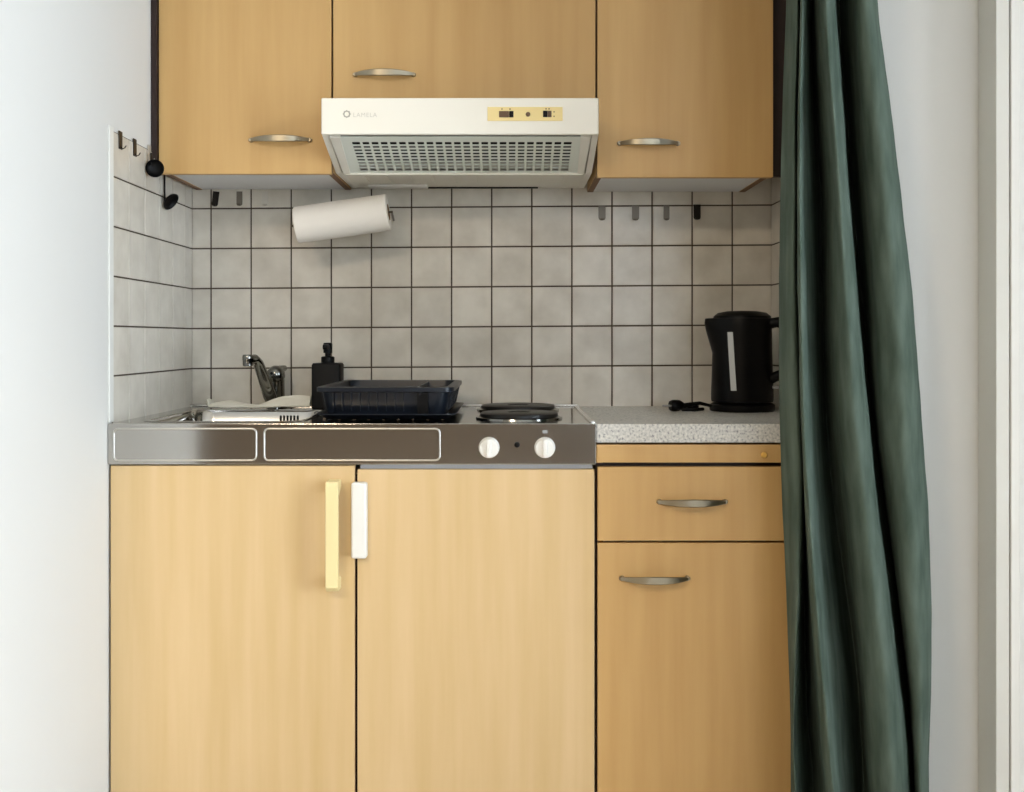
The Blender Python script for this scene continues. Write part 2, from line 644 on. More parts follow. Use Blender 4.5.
XD = (356 - 509) * kx          # joint between the first two doors
XE = (596 - 509) * kx          # joint to the drawer cabinet
r = thing('base_cabinet', 'beech base cabinet under the sink with a yellowed vertical handle', 'cabinet', (-0.57, YF, 0), 'beech base cabinets')
base_body(r, XL + 0.003, XD, 0.770)
bm = BM(); box(bm, XL + 0.005, XD - 0.0028, YF, YF + 0.018, 0.11, 0.7895, 0.0012)
d = obj('door', bm, 'wood', r)
# yellowed D handle: bar with thick feet
bm = BM()
hx0, hx1 = (325.5 - 509) * 0.00202, (338.3 - 509) * 0.00202
zt_, zb_ = H - (481.5 - 339) * 0.00202, H - (592.5 - 339) * 0.00202
yo = YF - 0.047
prism = [(YF, zt_), (yo + 0.004, zt_), (yo, zt_ - 0.006), (yo, zb_ + 0.010), (yo + 0.012, zb_), (YF, zb_ - 0.0),
         (YF, zb_ + 0.024), (yo + 0.016, zb_ + 0.032), (yo + 0.014, zt_ - 0.032), (YF, zt_ - 0.016)]
prism_x(bm, prism, hx0, hx1)
bmesh.ops.recalc_face_normals(bm, faces=bm.faces)
bmesh.ops.bevel(bm, geom=list(bm.edges), offset=0.0025, segments=2, affect='EDGES', profile=0.5)
obj('handle', bm, 'cream', d, smooth=True, flat=True)['label'] = 'yellowed plastic handle'

r = thing('base_cabinet', 'beech-fronted fridge cabinet under the hob with a short white handle', 'cabinet', (-0.07, YF, 0), 'beech base cabinets')
base_body(r, XD, XE - 0.001, 0.770)
bm = BM(); box(bm, XD + 0.0028, XE - 0.0032, YF, YF + 0.018, 0.11, 0.7815, 0.0012)
d = obj('door', bm, 'wood', r)
bm = BM(); box(bm, XD + 0.006, XE - 0.006, YF + 0.020, YF + 0.060, 0.7705, 0.790, 0.001)
obj('top_strip', bm, 'cab_white', r)
bm = BM()
hx0, hx1 = (351.3 - 509) * 0.00204, (366.8 - 509) * 0.00204
zt_, zb_ = H - (482.5 - 339) * 0.00204, H - (558.5 - 339) * 0.00204
box(bm, hx0, hx1, YF - 0.026, YF - 0.0003, zb_, zt_, 0.005, 3)
obj('handle', bm, 'white', d, smooth=True, flat=True)['label'] = 'white plastic handle'

r = thing('base_cabinet', 'beech base cabinet with a drawer under the speckled worktop', 'cabinet', (0.43, YF, 0), 'beech base cabinets')
XW = XN - 0.004
base_body(r, XE + 0.0005, XW, 0.7925)
bm = BM()
box(bm, XE + 0.001, XW, YF, YF + 0.40, 0.7955, 0.8325, 0.001)
d = obj('pull_out_board', bm, 'honey', r)
bm = BM()
lathe(bm, ((764 - 509) * kx, YF, H - (455 - 339) * kx), [(0.0062, 0), (0.0062, 0.0035), (0.0045, 0.006)], 18, 0, (0, -1, 0))
obj('knob', bm, 'yellow_plug', d, smooth=True)['label'] = 'small yellow round knob'
bm = BM(); box(bm, XE + 0.0035, XW, YF, YF + 0.018, 0.6345, 0.7868, 0.0012)
d = obj('drawer', bm, 'honey', r)
bow_handle(d, (692 - 509) * kx, YF, H - (501.5 - 339) * kx)
bm = BM(); box(bm, XE + 0.0035, XW, YF, YF + 0.018, 0.11, 0.6302, 0.0012)
d = obj('door', bm, 'honey', r)
bow_handle(d, (654.5 - 509) * kx, YF, H - (578 - 339) * kx)

# ------------------------------------------------------------------ worktop
bm = BM(); box(bm, XE + 0.0005, XW, YF, YB - 0.004, 0.8365, ZT - 0.0005, 0.002)
tag(obj('worktop', bm, 'granite', origin=(0.43, YF, 0.8365)), 'grey speckled laminate worktop beside the steel sink top', 'worktop')

# ------------------------------------------------------------------ steel sink top with hob
r = thing('sink_unit', 'stainless steel counter with sink, two hotplates and white knobs', 'sink', (-0.32, YF, 0.79))
x0, x1 = XL + 0.001, XE - 0.0005
ya = YF - 0.006
BX0, BX1, BY0, BY1 = -0.765, -0.445, 2.335, 2.70        # basin
bm = BM()
t = 0.0025
box(bm, x0, BX0, ya + 0.004, YB - 0.006, ZT - 0.012, ZT)
box(bm, BX1, x1, ya + 0.004, YB - 0.006, ZT - 0.012, ZT)
box(bm, BX0, BX1, ya + 0.004, BY0, ZT - 0.012, ZT)
box(bm, BX0, BX1, BY1, YB - 0.006, ZT - 0.012, ZT)
# raised bead along the back and right edges
box(bm, x0, x1, YB - 0.022, YB - 0.005, ZT - 0.002, ZT + 0.006, 0.003)
box(bm, x1 - 0.012, x1, ya + 0.03, YB - 0.022, ZT - 0.002, ZT + 0.003, 0.0014)
# draining ridges under the rack
for i in range(9):
    xx = -0.40 + i * 0.032
    tube(bm, [(xx, 2.40, ZT), (xx, 2.80, ZT)], 0.0035, 8)
obj('countertop', bm, 'steel', r, smooth=True, flat=True)
# front apron with two embossed outlines
bm = BM()
box(bm, x0, x1, ya, ya + 0.004, H - (464.2 - 339) * kx, ZT + 0.0005, 0.0018)
for a, b_ in ((115, 257), (265, 440)):
    pts = [(px, ya - 0.0002, pz) for px, pz in rrect((a - 509) * kx, (b_ - 509) * kx, H - (460 - 339) * kx, H - (428.5 - 339) * kx, 0.009)]
    tube(bm, pts, 0.0020, 12, closed=True, mat=1)
obj('apron', bm, ['steel', 'steel_bright'], r, smooth=True, flat=True)
# basin with flange, overflow and drain
bm = BM()
rows = []
for e_, z, rr in ((0.014, ZT + 0.0004, 0.05), (0.012, ZT + 0.0022, 0.05), (0.004, ZT + 0.0018, 0.045), (0.0, ZT - 0.004, 0.045),
                  (-0.004, ZT - 0.05, 0.05), (-0.010, ZT - 0.128, 0.055), (-0.025, ZT - 0.142, 0.05), (-0.07, ZT - 0.147, 0.04)):
    rows.append([(px, py, z) for px, py in rrect(BX0 - e_, BX1 + e_, BY0 - e_, BY1 + e_, rr, 6)])
loops(bm, rows, 0, False, True)
bs = obj('basin', bm, 'steel', r, smooth=True)
bm = BM()
for i in range(6):
    xx = (280.5 + i * 3.4 - 509) * (BY1 - 0.004) / F
    tube(bm, [(xx, BY1 - 0.0035, ZT - 0.012), (xx, BY1 - 0.0045, ZT - 0.026)], 0.0021, 8)
obj('overflow', bm, 'black', bs, smooth=True)['label'] = 'dark overflow slots'
bm = BM()
lathe(bm, (-0.605, 2.53, ZT - 0.1475), [(0.035, 0), (0.035, 0.003), (0.026, 0.0035), (0.022, 0.002)], 28)
obj('drain', bm, 'chrome', bs, smooth=True)
for nm, cx, cy, rr in (('front', 0.022, 2.425, 0.085), ('rear', 0.022, 2.70, 0.09)):
    bm = BM()
    lathe(bm, (cx, cy, ZT), [(rr + 0.010, 0.0), (rr + 0.009, 0.004), (rr + 0.002, 0.006), (rr + 0.002, 0.002)], 48, 1)
    lathe(bm, (cx, cy, ZT), [(rr, 0.002), (rr, 0.012), (rr - 0.004, 0.0145), (rr * 0.30, 0.0145), (rr * 0.28, 0.0125), (0.005, 0.0125)], 48, 0)
    obj('hotplate', bm, ['hotplate', 'chrome'], r, smooth=True)
for px in (489, 545):
    bm = BM()
    cx, cz = (px - 509) * kx * 0.992, H - (448 - 339) * kx * 0.992
    lathe(bm, (cx, ya, cz), [(0.0205, 0.0005), (0.0215, 0.004), (0.0205, 0.015), (0.0185, 0.018), (0.004, 0.0185)], 36, 0, (0, -1, 0))
    box(bm, cx - 0.0045, cx + 0.0045, ya - 0.026, ya - 0.016, cz - 0.0185, cz + 0.0185, 0.0018)
    obj('knob', bm, 'white', r, smooth=True, flat=True)['label'] = 'white round hob knob'
bm = BM()
lathe(bm, ((517 - 509) * kx, ya, H - (444.5 - 339) * kx), [(0.006, 0), (0.0055, 0.002), (0.003, 0.003)], 16, 0, (0, -1, 0))
obj('indicator_lamp', bm, 'black', r, smooth=True)
bm = BM()
for px, py in ((545, 431.5),):
    box(bm, (px - 2.5 - 509) * kx, (px + 2.5 - 509) * kx, ya - 0.0006, ya + 0.001, H - (py + 1.6 - 339) * kx, H - (py - 1.6 - 339) * kx)
obj('printed_mark', bm, 'grey_plastic', r)

# ------------------------------------------------------------------ extractor hood
HX0, HX1 = -0.407, 0.1945
YH = 2.40
hz = lambda py: H + (339 - py) * YH / F
zb_front = hz(134.5)            # lower edge of the front panel
zl, yl = H + 0.390, 2.607       # lower end of the sloping grille
r = thing('extractor_hood', 'white extractor hood with slatted grille under the middle cabinet', 'extractor hood', (-0.1, YB, zl))
ztop = H + 0.5225
bm = BM()
# body: side cheeks, top, back, underside; the sloping mouth stays open for the grille
side = [(YH + 0.014, zb_front), (yl, zl), (YB - 0.006, zl + 0.001), (YB - 0.006, ztop - 0.004), (YH + 0.014, ztop - 0.004)]
prism_x(bm, side, HX0, HX0 + 0.014)
prism_x(bm, side, HX1 - 0.014, HX1)
box(bm, HX0 + 0.014, HX1 - 0.014, YH + 0.016, YB - 0.006, ztop - 0.012, ztop - 0.004)
box(bm, HX0 + 0.014, HX1 - 0.014, YB - 0.016, YB - 0.006, zl + 0.001, ztop - 0.012)
box(bm, HX0 + 0.014, HX1 - 0.014, yl + 0.008, YB - 0.03, zl + 0.0012, zl + 0.0035)
obj('body', bm, 'hood_white', r)
bm = BM(); box(bm, HX0 - 0.0, HX1 + 0.0, YH, YH + 0.014, zb_front, ztop, 0.003, 3)
obj('front_panel', bm, 'hood_white', r, smooth=True, flat=True)
# sloping plane helper: u across, s 0..1 down the slope, d out of it
sl = Vector((0, yl - YH - 0.014, zl - zb_front))
nrm = Vector((0, sl.z, -sl.y)).normalized()
if nrm.z > 0:
    nrm = -nrm


def SP(u, s, d=0.0):
    p = Vector((u, YH + 0.014, zb_front)) + sl * s + nrm * d
    return p


def slab(bm, u0, u1, s0, s1, d0, d1, mat=0, u0b=None, u1b=None):
    u0b = u0 if u0b is None else u0b
    u1b = u1 if u1b is None else u1b
    lo = [SP(u0, s0, d0), SP(u1, s0, d0), SP(u1b, s1, d0), SP(u0b, s1, d0)]
    hi = [SP(u0, s0, d1), SP(u1, s0, d1), SP(u1b, s1, d1), SP(u0b, s1, d1)]
    loops(bm, [lo, hi], mat, True, True)


bm = BM()
slab(bm, HX0 + 0.015, HX1 - 0.015, 0.01, 0.99, -0.030, -0.026)
obj('filter', bm, 'cavity', r)
bm = BM()
GX0, GX1 = HX0 + 0.034, HX1 - 0.034
HL, HRr = GX0 + 0.026, GX1 - 0.022
s0, s1 = 0.16, 0.93
slab(bm, GX0, GX1, 0.03, s0, -0.0013, 0)
slab(bm, GX0, GX1, s1, 1.0, -0.0013, 0)
slab(bm, GX0, HL, s0, s1, -0.0013, 0)
slab(bm, HRr, GX1, s0, s1, -0.0013, 0)
ncol, nrow = 24, 9
cw = (HRr - HL) / ncol
for i in range(1, ncol):
    c = HL + cw * i
    slab(bm, c - cw * 0.14, c + cw * 0.14, s0, s1, -0.0012, 0.0002)
rh = (s1 - s0) / nrow
for j in range(1, nrow):
    c = s0 + rh * j
    slab(bm, HL, HRr, c - rh * 0.22, c + rh * 0.22, -0.0011, 0.0001)
obj('grille', bm, 'grille', r)
# side clips of the grille and the lower ledge
bm = BM()
slab(bm, HX0 + 0.016, GX0 + 0.004, 0.02, 0.99, -0.006, 0.003, u0b=HX0 + 0.018, u1b=GX0 + 0.0)
obj('side_clip', bm, 'hood_white', r)
bm = BM()
slab(bm, GX1 - 0.004, HX1 - 0.016, 0.02, 0.99, -0.006, 0.003, u0b=GX1, u1b=HX1 - 0.018)
obj('side_clip', bm, 'hood_white', r)
bm = BM()
box(bm, HX0 + 0.02, HX1 - 0.02, yl - 0.002, yl + 0.012, zl - 0.004, zl + 0.0015, 0.001)
for i in range(10):
    xx = HX0 + 0.06 + i * (HX1 - HX0 - 0.12) / 9
    box(bm, xx - 0.002, xx + 0.002, yl + 0.012, yl + 0.17, zl - 0.0015, zl + 0.0015)
obj('bottom_ledge', bm, 'hood_white', r)
bm = BM()
box(bm, HX0 + 0.05, HX0 + 0.20, yl + 0.19, yl + 0.235, zl - 0.005, zl + 0.0015, 0.002)
obj('lamp_cover', bm, 'white', r)
bm = BM()
box(bm, HX0 + 0.13, HX1 - 0.12, YB - 0.029, YB - 0.0165, zl - 0.0015, zl + 0.004)  # black strip painted in for the dark gap behind the hood
obj('rear_gap_shade', bm, 'black', r)
# controls
hp = lambda px: (px - 509) * YH / F
bm = BM(); box(bm, hp(487.5), hp(562.7), YH - 0.0015, YH + 0.001, hz(121), hz(107), 0.0006)
cp = obj('control_panel', bm, 'panel_cream', r)
cp['label'] = 'yellowed control panel'
bm = BM(); box(bm, hp(499), hp(509), YH - 0.0035, YH - 0.001, hz(117.5), hz(111.3), 0.0006)
obj('slide_switch', bm, 'brown_switch', cp)
bm = BM(); box(bm, hp(509.2), hp(513.5), YH - 0.0045, YH - 0.001, hz(117.5), hz(111.3), 0.0006)
obj('slide_switch', bm, 'black', cp)
bm = BM(); lathe(bm, (hp(528), YH - 0.001, hz(114.5)), [(0.0052, 0), (0.005, 0.0022), (0.003, 0.003)], 16, 0, (0, -1, 0))
obj('indicator_lamp', bm, 'brown_switch', cp, smooth=True)
bm = BM(); box(bm, hp(543), hp(547.5), YH - 0.0045, YH - 0.001, hz(117.3), hz(111), 0.0006)
obj('rocker_switch', bm, 'black', cp)
bm = BM(); box(bm, hp(547.7), hp(551.5), YH - 0.0030, YH - 0.001, hz(117.3), hz(111), 0.0006)
obj('rocker_switch', bm, 'brown_switch', cp)
for px, py in ((502, 109.2), (510, 109.2), (546, 109), (549, 109), (554, 112), (554, 116.5)):
    bm = BM()
    box(bm, hp(px - 0.5), hp(px + 0.5), YH - 0.0018, YH - 0.001, hz(py + 0.7), hz(py - 0.7))
    obj('printed_mark', bm, 'brown_switch', cp)
# maker's emblem: ring and faint lettering
bm = BM()
pts = [(hp(346.8) + 0.0062 * math.cos(2 * PI * i / 24), YH - 0.0001, hz(114) + 0.0062 * math.sin(2 * PI * i / 24)) for i in range(24)]
tube(bm, pts, 0.0014, 8, closed=True)
for i in range(8):
    a = 2 * PI * i / 8
    c = (hp(346.8) + 0.0078 * math.cos(a), hz(114) + 0.0078 * math.sin(a))
    box(bm, c[0] - 0.0009, c[0] + 0.0009, YH - 0.0006, YH + 0.0004, c[1] - 0.0009, c[1] + 0.0009)
obj('emblem', bm, 'logo', r, smooth=True)
tcu = bpy.data.curves.new('lettering', 'FONT')
tcu.body = 'LAMELA'
tcu.size = 0.0125
tcu.extrude = 0.0003
tcu.space_character = 1.15
to = bpy.data.objects.new('lettering_curve', tcu)
COL.objects.link(to)
bpy.context.view_layer.update()
tme = bpy.data.meshes.new_from_object(to.evaluated_get(bpy.context.evaluated_depsgraph_get()))
bpy.data.objects.remove(to)
tb = BM(); tb.from_mesh(tme)
wid = max(v.co.x for v in tb.verts)
k = (hp(377) - hp(353)) / wid
for v in tb.verts:
    v.co = Vector((hp(353) + v.co.x * k, YH - 0.0003 - v.co.z, hz(117) + v.co.y * 1.05))
obj('lettering', tb, 'lettering', r)

# ------------------------------------------------------------------ tap
TX, TY = -0.587, 2.80
r = thing('mixer_tap', 'chrome mixer tap with angled spout behind the sink basin', 'tap', (TX, TY, ZT))
bm = BM()
lathe(bm, (TX, TY, ZT), [(0.025, 0.0), (0.025, 0.004), (0.0205, 0.008), (0.0195, 0.070), (0.0205, 0.072)], 28)
obj('body', bm, 'chrome', r, smooth=True)
bm = BM()
ax = Vector((-0.12, -0.25, 1)).normalized()
lathe(bm, (TX, TY, ZT + 0.0722), [(0.0205, 0.0), (0.0225, 0.005), (0.0225, 0.016), (0.019, 0.026), (0.011, 0.033), (0.003, 0.0355)], 28, 0, ax)
tube(bm, [(TX - 0.004, TY - 0.002, ZT + 0.088), (TX + 0.004, TY + 0.022, ZT + 0.097), (TX + 0.010, TY + 0.046, ZT + 0.099)],
     [0.014, 0.010, 0.008], 12)
lv = obj('lever', bm, 'chrome', r, smooth=True)
bm = BM(); lathe(bm, (TX - 0.008, TY - 0.0235, ZT + 0.088), [(0.0042, 0), (0.003, 0.002)], 12, 0, (-0.35, -1, 0.15))
obj('marker_dot', bm, 'black', lv)
bm = BM()
sp = [(TX - 0.004, TY - 0.012, ZT + 0.012), (TX - 0.010, TY - 0.03, ZT + 0.030), (TX - 0.016, TY - 0.085, ZT + 0.084),
      (TX - 0.019, TY - 0.125, ZT + 0.117), (TX - 0.022, TY - 0.150, ZT + 0.1265), (TX - 0.029, TY - 0.163, ZT + 0.124)]
tube(bm, sp, [0.019, 0.0185, 0.0155, 0.0135, 0.0125, 0.010], 16, rb=[0.014, 0.014, 0.012, 0.011, 0.011, 0.010])
obj('spout', bm, 'chrome', r, smooth=True)
bm = BM()
lathe(bm, (TX - 0.034, TY - 0.166, ZT + 0.137), [(0.0105, 0), (0.0125, -0.003), (0.0125, -0.012), (0.0118, -0.0135), (0.0118, -0.026), (0.009, -0.028)], 20)
obj('aerator', bm, 'chrome', r, smooth=True)

# ------------------------------------------------------------------ soap dispenser
DX, DY = (327.5 - 509) * 2.74 / F, 2.745
r = thing('soap_dispenser', 'matt black square soap dispenser with pump behind the dish rack', 'soap dispenser', (DX, DY, ZT))
bm = BM()
rows = []
for e_, z in ((0.032, 0.001), (0.0355, 0.004), (0.0355, 0.110), (0.033, 0.1145), (0.017, 0.1155)):
    rows.append([(px, py, ZT + z) for px, py in rrect(DX - e_, DX + e_, DY - e_ * 0.9, DY + e_ * 0.9, 0.006, 3)])
loops(bm, rows, 0, True, True)
obj('bottle', bm, 'black_matte', r, smooth=True)
bm = BM()
lathe(bm, (DX, DY, ZT + 0.115), [(0.0165, 0), (0.0165, 0.014), (0.014, 0.016), (0.007, 0.0165), (0.007, 0.024), (0.011, 0.0245), (0.0115, 0.046), (0.010, 0.0495), (0.004, 0.050)], 24)
box(bm, DX - 0.006, DX + 0.006, DY - 0.045, DY, ZT + 0.148, ZT + 0.1605, 0.003)
obj('pump', bm, 'black', r, smooth=True)

# ------------------------------------------------------------------ dish rack on its drip tray
RX0, RX1, RY0, RY1 = -0.408, -0.121, 2.352, 2.765
r = thing('drip_tray', 'dark navy plastic drip tray under the dish rack', 'tray', ((RX0 + RX1) / 2, 2.55, ZT))
bm = BM()
rows = []
for e_, z in ((-0.03, 0.0042), (-0.012, 0.0042), (0.004, 0.016), (0.010, 0.0165), (0.010, 0.0145), (0.006, 0.0135), (-0.009, 0.0040), (-0.03, 0.0040)):
    rows.append([(px, py, ZT + z) for px, py in rrect(RX0 + 0.008 - e_, RX1 - 0.0 + e_, RY0 - 0.014 - e_, RY1 - 0.01 + e_, 0.03, 5)])
loops(bm, rows, 0, True, True)
tr_ = obj('tray', bm, 'navy', r, smooth=True)
r = thing('dish_rack', 'dark navy plastic dish drying rack between soap dispenser and hotplates', 'dish rack', ((RX0 + RX1) / 2, 2.55, ZT + 0.005))
zr = ZT + 0.071
bm = BM()
rows = []
# wall shell: outside up, over the wide rim, inside down
for e_, z in ((-0.016, ZT + 0.008), (-0.006, zr - 0.010), (0.0, zr - 0.010), (0.004, zr - 0.009), (0.004, zr), (0.0, zr + 0.001),
              (-0.012, zr + 0.001), (-0.013, zr - 0.004), (-0.019, ZT + 0.012), (-0.04, ZT + 0.011)):
    rows.append([(px, py, z) for px, py in rrect(RX0 - e_, RX1 + e_, RY0 - e_, RY1 + e_, 0.028, 5)])
loops(bm, rows, 0, True, True)
for i in range(11):
    xx = RX0 + 0.034 + i * 0.0185
    if i in (9,):
        continue
    prism_x(bm, [(RY0 + 0.0085, ZT + 0.020), (RY0 - 0.0005, zr - 0.010), (RY0 + 0.010, zr - 0.010), (RY0 + 0.018, ZT + 0.020)], xx - 0.0018, xx + 0.0018)
for i in range(14):
    yy = RY0 + 0.05 + i * 0.0245
    for sx in (-1, 1):
        xo = RX0 if sx < 0 else RX1
        loops(bm, [[(xo - sx * 0.0085, yy - 0.0018, ZT + 0.020), (xo + sx * 0.0005, yy - 0.0018, zr - 0.010), (xo - sx * 0.010, yy - 0.0018, zr - 0.010), (xo - sx * 0.018, yy - 0.0018, ZT + 0.020)],
                   [(xo - sx * 0.0085, yy + 0.0018, ZT + 0.020), (xo + sx * 0.0005, yy + 0.0018, zr - 0.010), (xo - sx * 0.010, yy + 0.0018, zr - 0.010), (xo - sx * 0.018, yy + 0.0018, ZT + 0.020)]], 0, True, True)
obj('basket', bm, 'navy', r, smooth=True)
bm = BM()
xd = RX0 + 0.205
box(bm, xd, xd + 0.004, RY0 + 0.016, RY1 - 0.016, ZT + 0.012, zr - 0.002, 0.001)
for i in range(6):
    yy = RY0 + 0.06 + i * 0.055
    box(bm, RX0 + 0.03, xd, yy - 0.002, yy + 0.002, ZT + 0.011, ZT + 0.026, 0.001)
obj('divider', bm, 'navy', r)
bm = BM()
box(bm, (378 - 509) * kx + 0.075, (378 - 509) * kx + 0.098, RY0 + 0.001, RY0 + 0.006, ZT + 0.016, zr - 0.0105)
obj('slot_opening', bm, 'black', r)

# ------------------------------------------------------------------ dish cloth
bm = BM()
nx, ny = 64, 16
rows = []
for j in range(ny + 1):
    v = j / ny
    row = []
    for i in range(nx + 1):
        u = i / nx
        x_ = -0.752 + 0.262 * u
        z_ = ZT + 0.0065
        wid = 0.036 + 0.012 * math.sin(u * 5 + 0.4) + 0.022 * max(0, u - 0.55)
        yc = 2.742 - 0.008 * math.sin(u * 4)
        y_ = yc + (v - 0.5) * 2 * wid * 0.62
        if u < 0.06:
            a = (0.06 - u) / 0.06
            x_ += 0.012 * a * a
            z_ += 0.014 * math.sin(a * PI * 0.75)
        z_ += 0.012 * math.exp(-((u - 0.22) / 0.18) ** 2) * math.sin(v * PI)
        h = 1 / (1 + math.exp(-(u - 0.62) * 18))
        z_ += h * (0.020 * math.sin(v * PI) ** 0.7 + 0.0055 * math.sin(v * PI * 7 + u * 5) * math.sin(v * PI))
        z_ += 0.002 * noise.noise(Vector((x_ * 30, y_ * 30, 1.0)))
        row.append((x_, y_, max(z_, ZT + 0.0055)))
    rows.append(row)
R = [[bm.verts.new(p) for p in row] for row in rows]
for A, B in zip(R, R[1:]):
    bridge(bm, A, B, 0, closed=False)
o = obj('dishcloth', bm, 'cloth', origin=(-0.62, 2.74, ZT), smooth=True)
md = o.modifiers.new('thickness', 'SOLIDIFY'); md.thickness = 0.0035; md.offset = 1
tag(o, 'crumpled white dishcloth lying along the rear rim of the sink', 'cloth')

# ------------------------------------------------------------------ kettle with power base and plug
KX, KY = 0.566, 2.69
r0 = r = thing('kettle', 'black electric kettle with clear water gauge by the curtain', 'kettle', (KX, KY, ZT))
bm = BM()
lathe(bm, (KX, KY, ZT), [(0.076, 0.0), (0.078, 0.003), (0.078, 0.015), (0.072, 0.019), (0.03, 0.0195)], 40)
obj('power_base', bm, 'black', r0, smooth=True)
bm = BM()
cpts = [(KX - 0.076, KY - 0.01, ZT + 0.012), (KX - 0.105, KY - 0.012, ZT + 0.019), (KX - 0.130, KY - 0.02, ZT + 0.016), (KX - 0.150, KY - 0.02, ZT + 0.012)]
tube(bm, cpts, [0.004, 0.0045, 0.0055, 0.007], 10)
tube(bm, [(KX - 0.10, KY - 0.03, ZT + 0.006), (KX - 0.125, KY - 0.05, ZT + 0.005), (KX - 0.150, KY - 0.035, ZT + 0.005), (KX - 0.135, KY + 0.0, ZT + 0.009), (KX - 0.11, KY - 0.018, ZT + 0.012)], 0.0042, 10)
crd = obj('cord', bm, 'black', r0, smooth=True)
bm = BM()
a = Vector((KX - 0.146, KY - 0.02, ZT + 0.0145)); dv = Vector((-0.9, -0.25, -0.02)).normalized()
tube(bm, [a, a + dv * 0.006, a + dv * 0.012, a + dv * 0.026, a + dv * 0.034], [0.007, 0.011, 0.0135, 0.0145, 0.012], 14)
side_v = Vector((-dv.y, dv.x, 0)).normalized()
for s in (-1, 1):
    p = a + dv * 0.034 + side_v * (0.006 * s)
    cyl(bm, p, p + dv * 0.017, 0.0024, n=10, mat=1)
obj('plug', bm, ['black', 'grey_plastic'], crd, smooth=True)

zk = ZT + 0.0205
bm = BM()
prof = [(0.060, 0.0), (0.0735, 0.002), (0.0745, 0.008), (0.0745, 0.02), (0.0715, 0.12), (0.0705, 0.175), (0.0715, 0.192), (0.070, 0.203), (0.064, 0.204)]
n = 48
rows = []
for rad, h in prof:
    row = []
    for i in range(n):
        an = 2 * PI * i / n
        rr = rad
        # spout bulges at the upper left
        d_ = abs((an - PI + PI) % (2 * PI) - PI)
        w = math.exp(-(d_ / 0.42) ** 2)
        if h > 0.135:
            rr += 0.020 * w * min(1, (h - 0.135) / 0.045)
        row.append((KX + rr * math.cos(an), KY + rr * math.sin(an), zk + h))
    rows.append(row)
loops(bm, rows, 0, True, True)
kb = obj('body', bm, 'black', r, smooth=True)
bm = BM()
lathe(bm, (KX, KY, zk + 0.2035), [(0.0695, 0), (0.0685, 0.005), (0.058, 0.0135), (0.036, 0.0175), (0.006, 0.0185)], 40)
obj('lid', bm, 'black', r, smooth=True)
# gauge strip, follows the wall of the body
bm = BM()
rows = []
for i in range(9):
    h = 0.031 + i * (0.170 - 0.031) / 8
    rad = 0.0745 + (0.0705 - 0.0745) * min(1, max(0, (h - 0.02) / 0.155)) + 0.0008
    an = math.radians(-90 - 27 - i * 1.0)
    tx, ty = -math.sin(an), math.cos(an)
    c = (KX + rad * math.cos(an), KY + rad * math.sin(an))
    hw = 0.0068
    rows.append([(c[0] - tx * hw - 0.003 * math.cos(an), c[1] - ty * hw - 0.003 * math.sin(an), zk + h), (c[0] - tx * hw, c[1] - ty * hw, zk + h),
                 (c[0] + tx * hw, c[1] + ty * hw, zk + h), (c[0] + tx * hw - 0.003 * math.cos(an), c[1] + ty * hw - 0.003 * math.sin(an), zk + h)])
loops(bm, rows, 0, True, True)
obj('water_gauge', bm, 'water_window', r)['label'] = 'clear vertical water gauge'
bm = BM()
hd = Vector((math.cos(math.radians(-28)), math.sin(math.radians(-28)), 0))
kc = Vector((KX, KY, zk))
hpts = [kc + hd * 0.066 + Vector((0, 0, 0.190)), kc + hd * 0.088 + Vector((0, 0, 0.194)), kc + hd * 0.108 + Vector((0, 0, 0.183)), kc + hd * 0.117 + Vector((0, 0, 0.150)),
        kc + hd * 0.114 + Vector((0, 0, 0.105)), kc + hd * 0.100 + Vector((0, 0, 0.072)), kc + hd * 0.070 + Vector((0, 0, 0.058))]
tube(bm, hpts, [0.013, 0.013, 0.012, 0.0115, 0.0115, 0.012, 0.013], 14)
hh = obj('handle', bm, 'black', r, smooth=True)
bm = BM()
p = kc + hd * 0.082 + Vector((0, 0, 0.038))
box(bm, p.x - 0.008, p.x + 0.008, p.y - 0.006, p.y + 0.006, p.z - 0.004, p.z + 0.004, 0.002)
obj('switch', bm, 'grey_plastic', r)

# ------------------------------------------------------------------ paper towel on its wire holder
pa = Vector(((296.5 - 509) * 2.72 / F, 2.72, H + (339 - 225.2) * 2.72 / F))
pb = Vector(((388.5 - 509) * 2.72 / F, 2.72, H + (339 - 212.2) * 2.72 / F))
ax = (pb - pa).normalized()
u_, v_ = basis(ax)
bm = BM()
n = 48
rows = []
for off, rad in ((0.0, 0.020), (0.0, 0.043), (0.0015, 0.0448), (0.12, 0.0455), ((pb - pa).length - 0.0015, 0.0448), ((pb - pa).length, 0.043), ((pb - pa).length, 0.020)):
    rows.append([pa + ax * off + u_ * (rad * math.cos(2 * PI * i / n)) + v_ * (rad * math.sin(2 * PI * i / n)) for i in range(n)])
rows.append([p.copy() for p in rows[0]])
loops(bm, rows[:-1], 0)
bmesh.ops.remove_doubles(bm, verts=bm.verts, dist=1e-6)
r = thing('paper_towel_roll', 'white paper towel roll hanging tilted under the wall cabinet', 'paper towel', tuple(pa))
obj('paper', bm, 'paper', r, smooth=True)
bm = BM()
L_ = (pb - pa).length
rows = []
for off, rad in ((-0.001, 0.0198), (L_ + 0.001, 0.0198), (L_ + 0.001, 0.018), (-0.001, 0.018)):
    rows.append([pa + ax * off + u_ * (rad * math.cos(2 * PI * i / n)) + v_ * (rad * math.sin(2 * PI * i / n)) for i in range(n)])
R = loops(bm, rows, 0)
bridge(bm, R[-1], R[0])
obj('cardboard_core', bm, 'card', r, smooth=True)
bm = BM()
